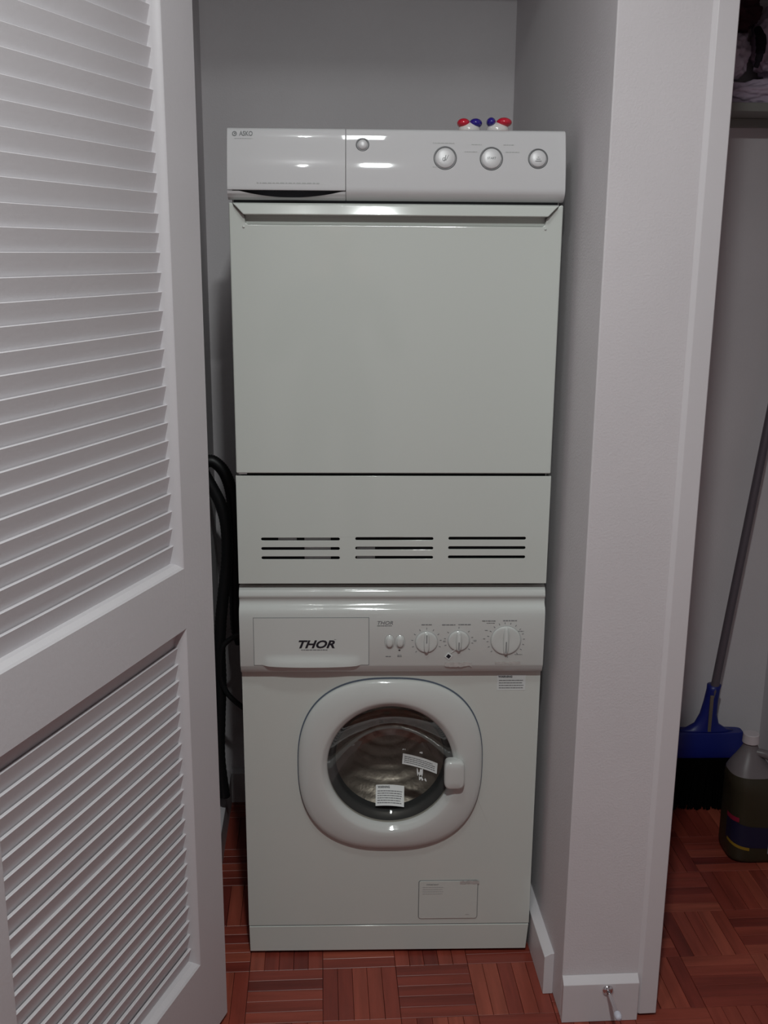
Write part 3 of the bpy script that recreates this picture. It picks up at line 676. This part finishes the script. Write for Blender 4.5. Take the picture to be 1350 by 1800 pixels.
bm = bmesh.new(); bmesh.ops.create_cone(bm, cap_ends=True, segments=32, radius1=.0205, radius2=.0190, depth=.024, matrix=Matrix.Translation((jc(.3), JY, .310))); obj('cap', bm, CAPM, jg, bevel=.002)
obj('grip_handle', tube([(jc(.3)+.012, JY-.01, .276), (JX+.014, JY-.02, .274), (JX+.036, JY-.024, .258), (JX+.052, JY-.026, .225), (JX+.054, JY-.024, .190), (JX+.046, JY-.02, .170)], .0105, 16, 8), JUG, jg, smooth=True)
def patch(a0, a1, zf0, zf1, off, n=24):
    bm = bmesh.new(); rows = []
    for i in range(n+1):
        t = a0+(a1-a0)*i/n; r2 = []
        for k in range(5):
            z = zf0(t)+(zf1(t)-zf0(t))*k/4; r = jr(z)+off; e = 3.6 if z < .17 else 2.5; c, s = math.cos(R(t)), math.sin(R(t))
            r2.append(bm.verts.new((JX+r*math.copysign(abs(c)**(2/e), c), JY+r*.93*math.copysign(abs(s)**(2/e), s), z)))
        rows.append(r2)
    for a, b in zip(rows, rows[1:]):
        for k in range(4): bm.faces.new((a[k], b[k], b[k+1], a[k+1]))
    return bm
K = lambda v: (lambda t: v)
obj('label', patch(185, 355, lambda t: .045+.00012*(270-t), lambda t: .118-.0002*(t-185), .0012), LBLN, jg, smooth=True)
obj('label_band', patch(185, 232, K(.112), K(.124), .0018), LBLR, jg, smooth=True)
obj('label_band', patch(290, 345, K(.088), K(.102), .0018), LBLR, jg, smooth=True)
obj('label_stripe', patch(192, 262, lambda t: .052-.0002*(t-192), lambda t: .060-.0002*(t-192), .0018), LBLY, jg, smooth=True)
obj('label_box', patch(278, 330, K(.030), K(.066), .0018), LBLW, jg, smooth=True)

# shelf with bedding
sh = obj('closet_shelf', box(.472, CX-.002, .515, YB-.001, 1.768, 1.787), SHELFM, xf=ROOM, bevel=.0015); tag(sh, 'painted shelf board high in the dark closet', 'shelf')
cl = obj('shelf_cleat', box(.472, CX-.002, YB-.020, YB-.001, 1.7485, 1.7678), SHELFM, xf=ROOM, bevel=.001); tag(cl, 'narrow light batten under the shelf board', 'batten')
SF = 1.7875
p0 = rp(.86, .585)
def bedding(name, c, s, seed, m, label, cat, amp, lo, hi):
    bm = blob(c, s, seed, amp, 5, 3)
    for v in bm.verts:
        for k in range(3): v.co[k] = min(max(v.co[k], lo[k]), hi[k])
    return tag(obj(name, bm, m, smooth=True), label, cat)
bedding('blanket', (.900, .618, 1.812), (.150, .060, .034), 3, CLOTH1, 'crumpled mauve blanket lying flat on the closet shelf', 'blanket', .20, (.70, .55, SF), (1.03, .68, 1.843))
bedding('pillow', (.755, .606, 1.893), (.072, .056, .056), 5, CLOTH2, 'grey pillow squashed beside the partition on top of the blanket', 'pillow', .18, (.66, .545, 1.844), (.8155, .67, 1.942))
bedding('pillow', (.925, .612, 1.925), (.100, .056, .084), 8, CLOTH1, 'large mauve pillow bulging on top of the blanket', 'pillow', .18, (.8335, .545, 1.844), (1.02, .67, 2.01))
bedding('garment', (.755, .600, 1.990), (.080, .056, .052), 12, CLOTHD, 'dark maroon garment piled above the grey pillow', 'garment', .28, (.66, .54, 1.943), (.8325, .66, 2.04))
o = obj('scarf', tube([(.8235, .560, 1.941), (.8235, .540, 1.925), (.824, .532, 1.905), (.8225, .530, 1.888), (.820, .530, 1.872), (.8165, .531, 1.858)], [.009, .0115, .0105, .008, .0055], 12, 8), CLOTHB, smooth=True); tag(o, 'dark scarf end dangling between the pillows', 'scarf')

# door stop on the pillar's baseboard
ds = thing('door_stop', 'chrome rod door stop screwed to the white baseboard of the pillar', 'door stop', rp(.409, YF-.015, .0715))
q = rp(.409, YF-.015, .0715)
RX = Matrix.Translation(q) @ ROOM
obj('mounting_disc', lathe_y(0, 0, [(.0110, 0), (.0105, -.0030), (.0070, -.0055), (.0045, -.0065)], 32, False, True), CHROME, ds, smooth=True, xf=RX)
obj('rod', lathe_y(0, 0, [(.0042, -.005), (.0036, -.020), (.0036, -.060), (.0044, -.068)], 20, True, True), CHROME, ds, smooth=True, xf=RX)
obj('rubber_tip', lathe_y(0, 0, [(.0060, -.064), (.0068, -.066), (.0068, -.074), (.0050, -.079), (.001, -.080)], 24, True, True), RUBW, ds, smooth=True, xf=RX)

# ---- the person taking the picture: stands behind the camera, seen only as a soft reflection in the dryer door
pt = thing('person', 'person in dark clothes taking the picture, mirrored faintly in the dryer door', 'person', (-.16, -2.20, 0))
SKIN = mat('skin', (.38, .24, .19), .5); HAIR = mat('dark_hair', (.02, .015, .012), .6); SHIRT = mat('dark_shirt', (.035, .035, .045), .85); PANTS = mat('dark_trousers', (.02, .02, .028), .9)
def skin(name, pts, edges, m, parent):
    me = bpy.data.meshes.new(name); me.from_pydata([p[:3] for p in pts], edges, []); o = bpy.data.objects.new(name, me); COL.objects.link(o)
    me.materials.append(m); o.modifiers.new('skin', 'SKIN').use_smooth_shade = True
    sv = me.skin_vertices[0].data
    for i, p in enumerate(pts): sv[i].radius = (p[3], p[4] if len(p) > 4 else p[3])
    sv[0].use_root = True
    sub = o.modifiers.new('sub', 'SUBSURF'); sub.levels = sub.render_levels = 2
    if parent: o.parent = parent; o.matrix_parent_inverse = parent.matrix_basis.inverted()
    return o
PX, PY = -.16, -2.20
body = [(PX, PY, .95, .125, .095), (PX, PY, 1.08, .115, .085), (PX, PY, 1.22, .125, .09), (PX, PY, 1.31, .10, .07), (PX, PY, 1.37, .050), (PX, PY+.01, 1.43, .048),
        (PX-.09, PY, .88, .085), (PX-.10, PY, .50, .058), (PX-.10, PY-.01, .10, .042), (PX-.11, PY+.10, .04, .035),
        (PX+.09, PY, .88, .085), (PX+.10, PY, .50, .058), (PX+.10, PY-.01, .10, .042), (PX+.11, PY+.10, .04, .035),
        (PX-.17, PY, 1.29, .056), (PX-.23, PY+.02, 1.04, .045), (PX-.12, PY+.16, 1.20, .036), (PX-.02, PY+.20, 1.33, .026),
        (PX+.17, PY, 1.29, .056), (PX+.24, PY+.02, 1.05, .045), (PX+.18, PY+.16, 1.22, .036), (PX+.10, PY+.20, 1.34, .026)]
ed = [(0, 1), (1, 2), (2, 3), (3, 4), (4, 5), (0, 6), (6, 7), (7, 8), (8, 9), (0, 10), (10, 11), (11, 12), (12, 13), (3, 14), (14, 15), (15, 16), (16, 17), (3, 18), (18, 19), (19, 20), (20, 21)]
skin('body', body, ed, SHIRT, pt)
for sx, hx in ((-1, PX-.02), (1, PX+.10)):
    hp = [(hx, PY+.20, 1.33, .024, .020), (hx-.005*sx, PY+.205, 1.37, .034, .016)]; he = [(0, 1)]
    for k, (dx, L) in enumerate(((-.024, .052), (-.008, .062), (.008, .058), (.023, .046))):
        b_ = len(hp); hp += [(hx+dx, PY+.205, 1.395, .009), (hx+dx*1.1, PY+.215, 1.395+L*.5, .008), (hx+dx*1.05, PY+.200, 1.395+L*.85, .007)]; he += [(1, b_), (b_, b_+1), (b_+1, b_+2)]
    b_ = len(hp); hp += [(hx-sx*-.034, PY+.205, 1.365, .010), (hx-sx*-.046, PY+.210, 1.390, .008)]; he += [(1, b_), (b_, b_+1)]
    skin('hand', hp, he, SKIN, pt)
bm = bmesh.new(); bmesh.ops.create_uvsphere(bm, u_segments=32, v_segments=24, radius=1)
for v in bm.verts:
    p = v.co; jaw = 1-.28*max(0, -p.z)**1.3; x, y, z = p.x*.074*jaw, p.y*.094*(1-.12*max(0, -p.z)), p.z*.115
    if p.y > .6: y += .016*math.exp(-((p.x/.16)**2+((p.z+.12)/.22)**2)) - .006*math.exp(-(((abs(p.x)-.38)/.16)**2+((p.z-.05)/.12)**2))
    v.co = (PX+.01+x, PY+.01+y, 1.515+z)
hd = obj('head', bm, SKIN, pt, smooth=True)
for sx in (-1, 1):
    bm = bmesh.new(); bmesh.ops.create_uvsphere(bm, u_segments=12, v_segments=8, radius=1)
    for v in bm.verts: v.co = (PX+.01+sx*.074+v.co.x*.008, PY+.005+v.co.y*.017, 1.512+v.co.z*.030)
    obj('ear', bm, SKIN, hd, smooth=True)
    bm = bmesh.new(); bmesh.ops.create_uvsphere(bm, u_segments=12, v_segments=8, radius=.009, matrix=Matrix.Translation((PX+.01+sx*.028, PY+.090, 1.520))); obj('eye', bm, HAIR, hd, smooth=True)
bm = bmesh.new(); add_box(bm, PX-.010, PX+.030, PY+.088, PY+.097, 1.462, 1.468); obj('mouth', bm, RED, hd, bevel=.002)
bm = bmesh.new(); bmesh.ops.create_uvsphere(bm, u_segments=32, v_segments=20, radius=1)
for v in bm.verts:
    p = v.co.copy()
    if p.y > .25 and p.z < .45: p.y = .25+(p.y-.25)*.3; 
    if p.z < -.35: p.z = -.35
    v.co = (PX+.01+p.x*.082, PY-.002+p.y*.102, 1.535+p.z*.106)
obj('hair', bm, HAIR, hd, smooth=True)
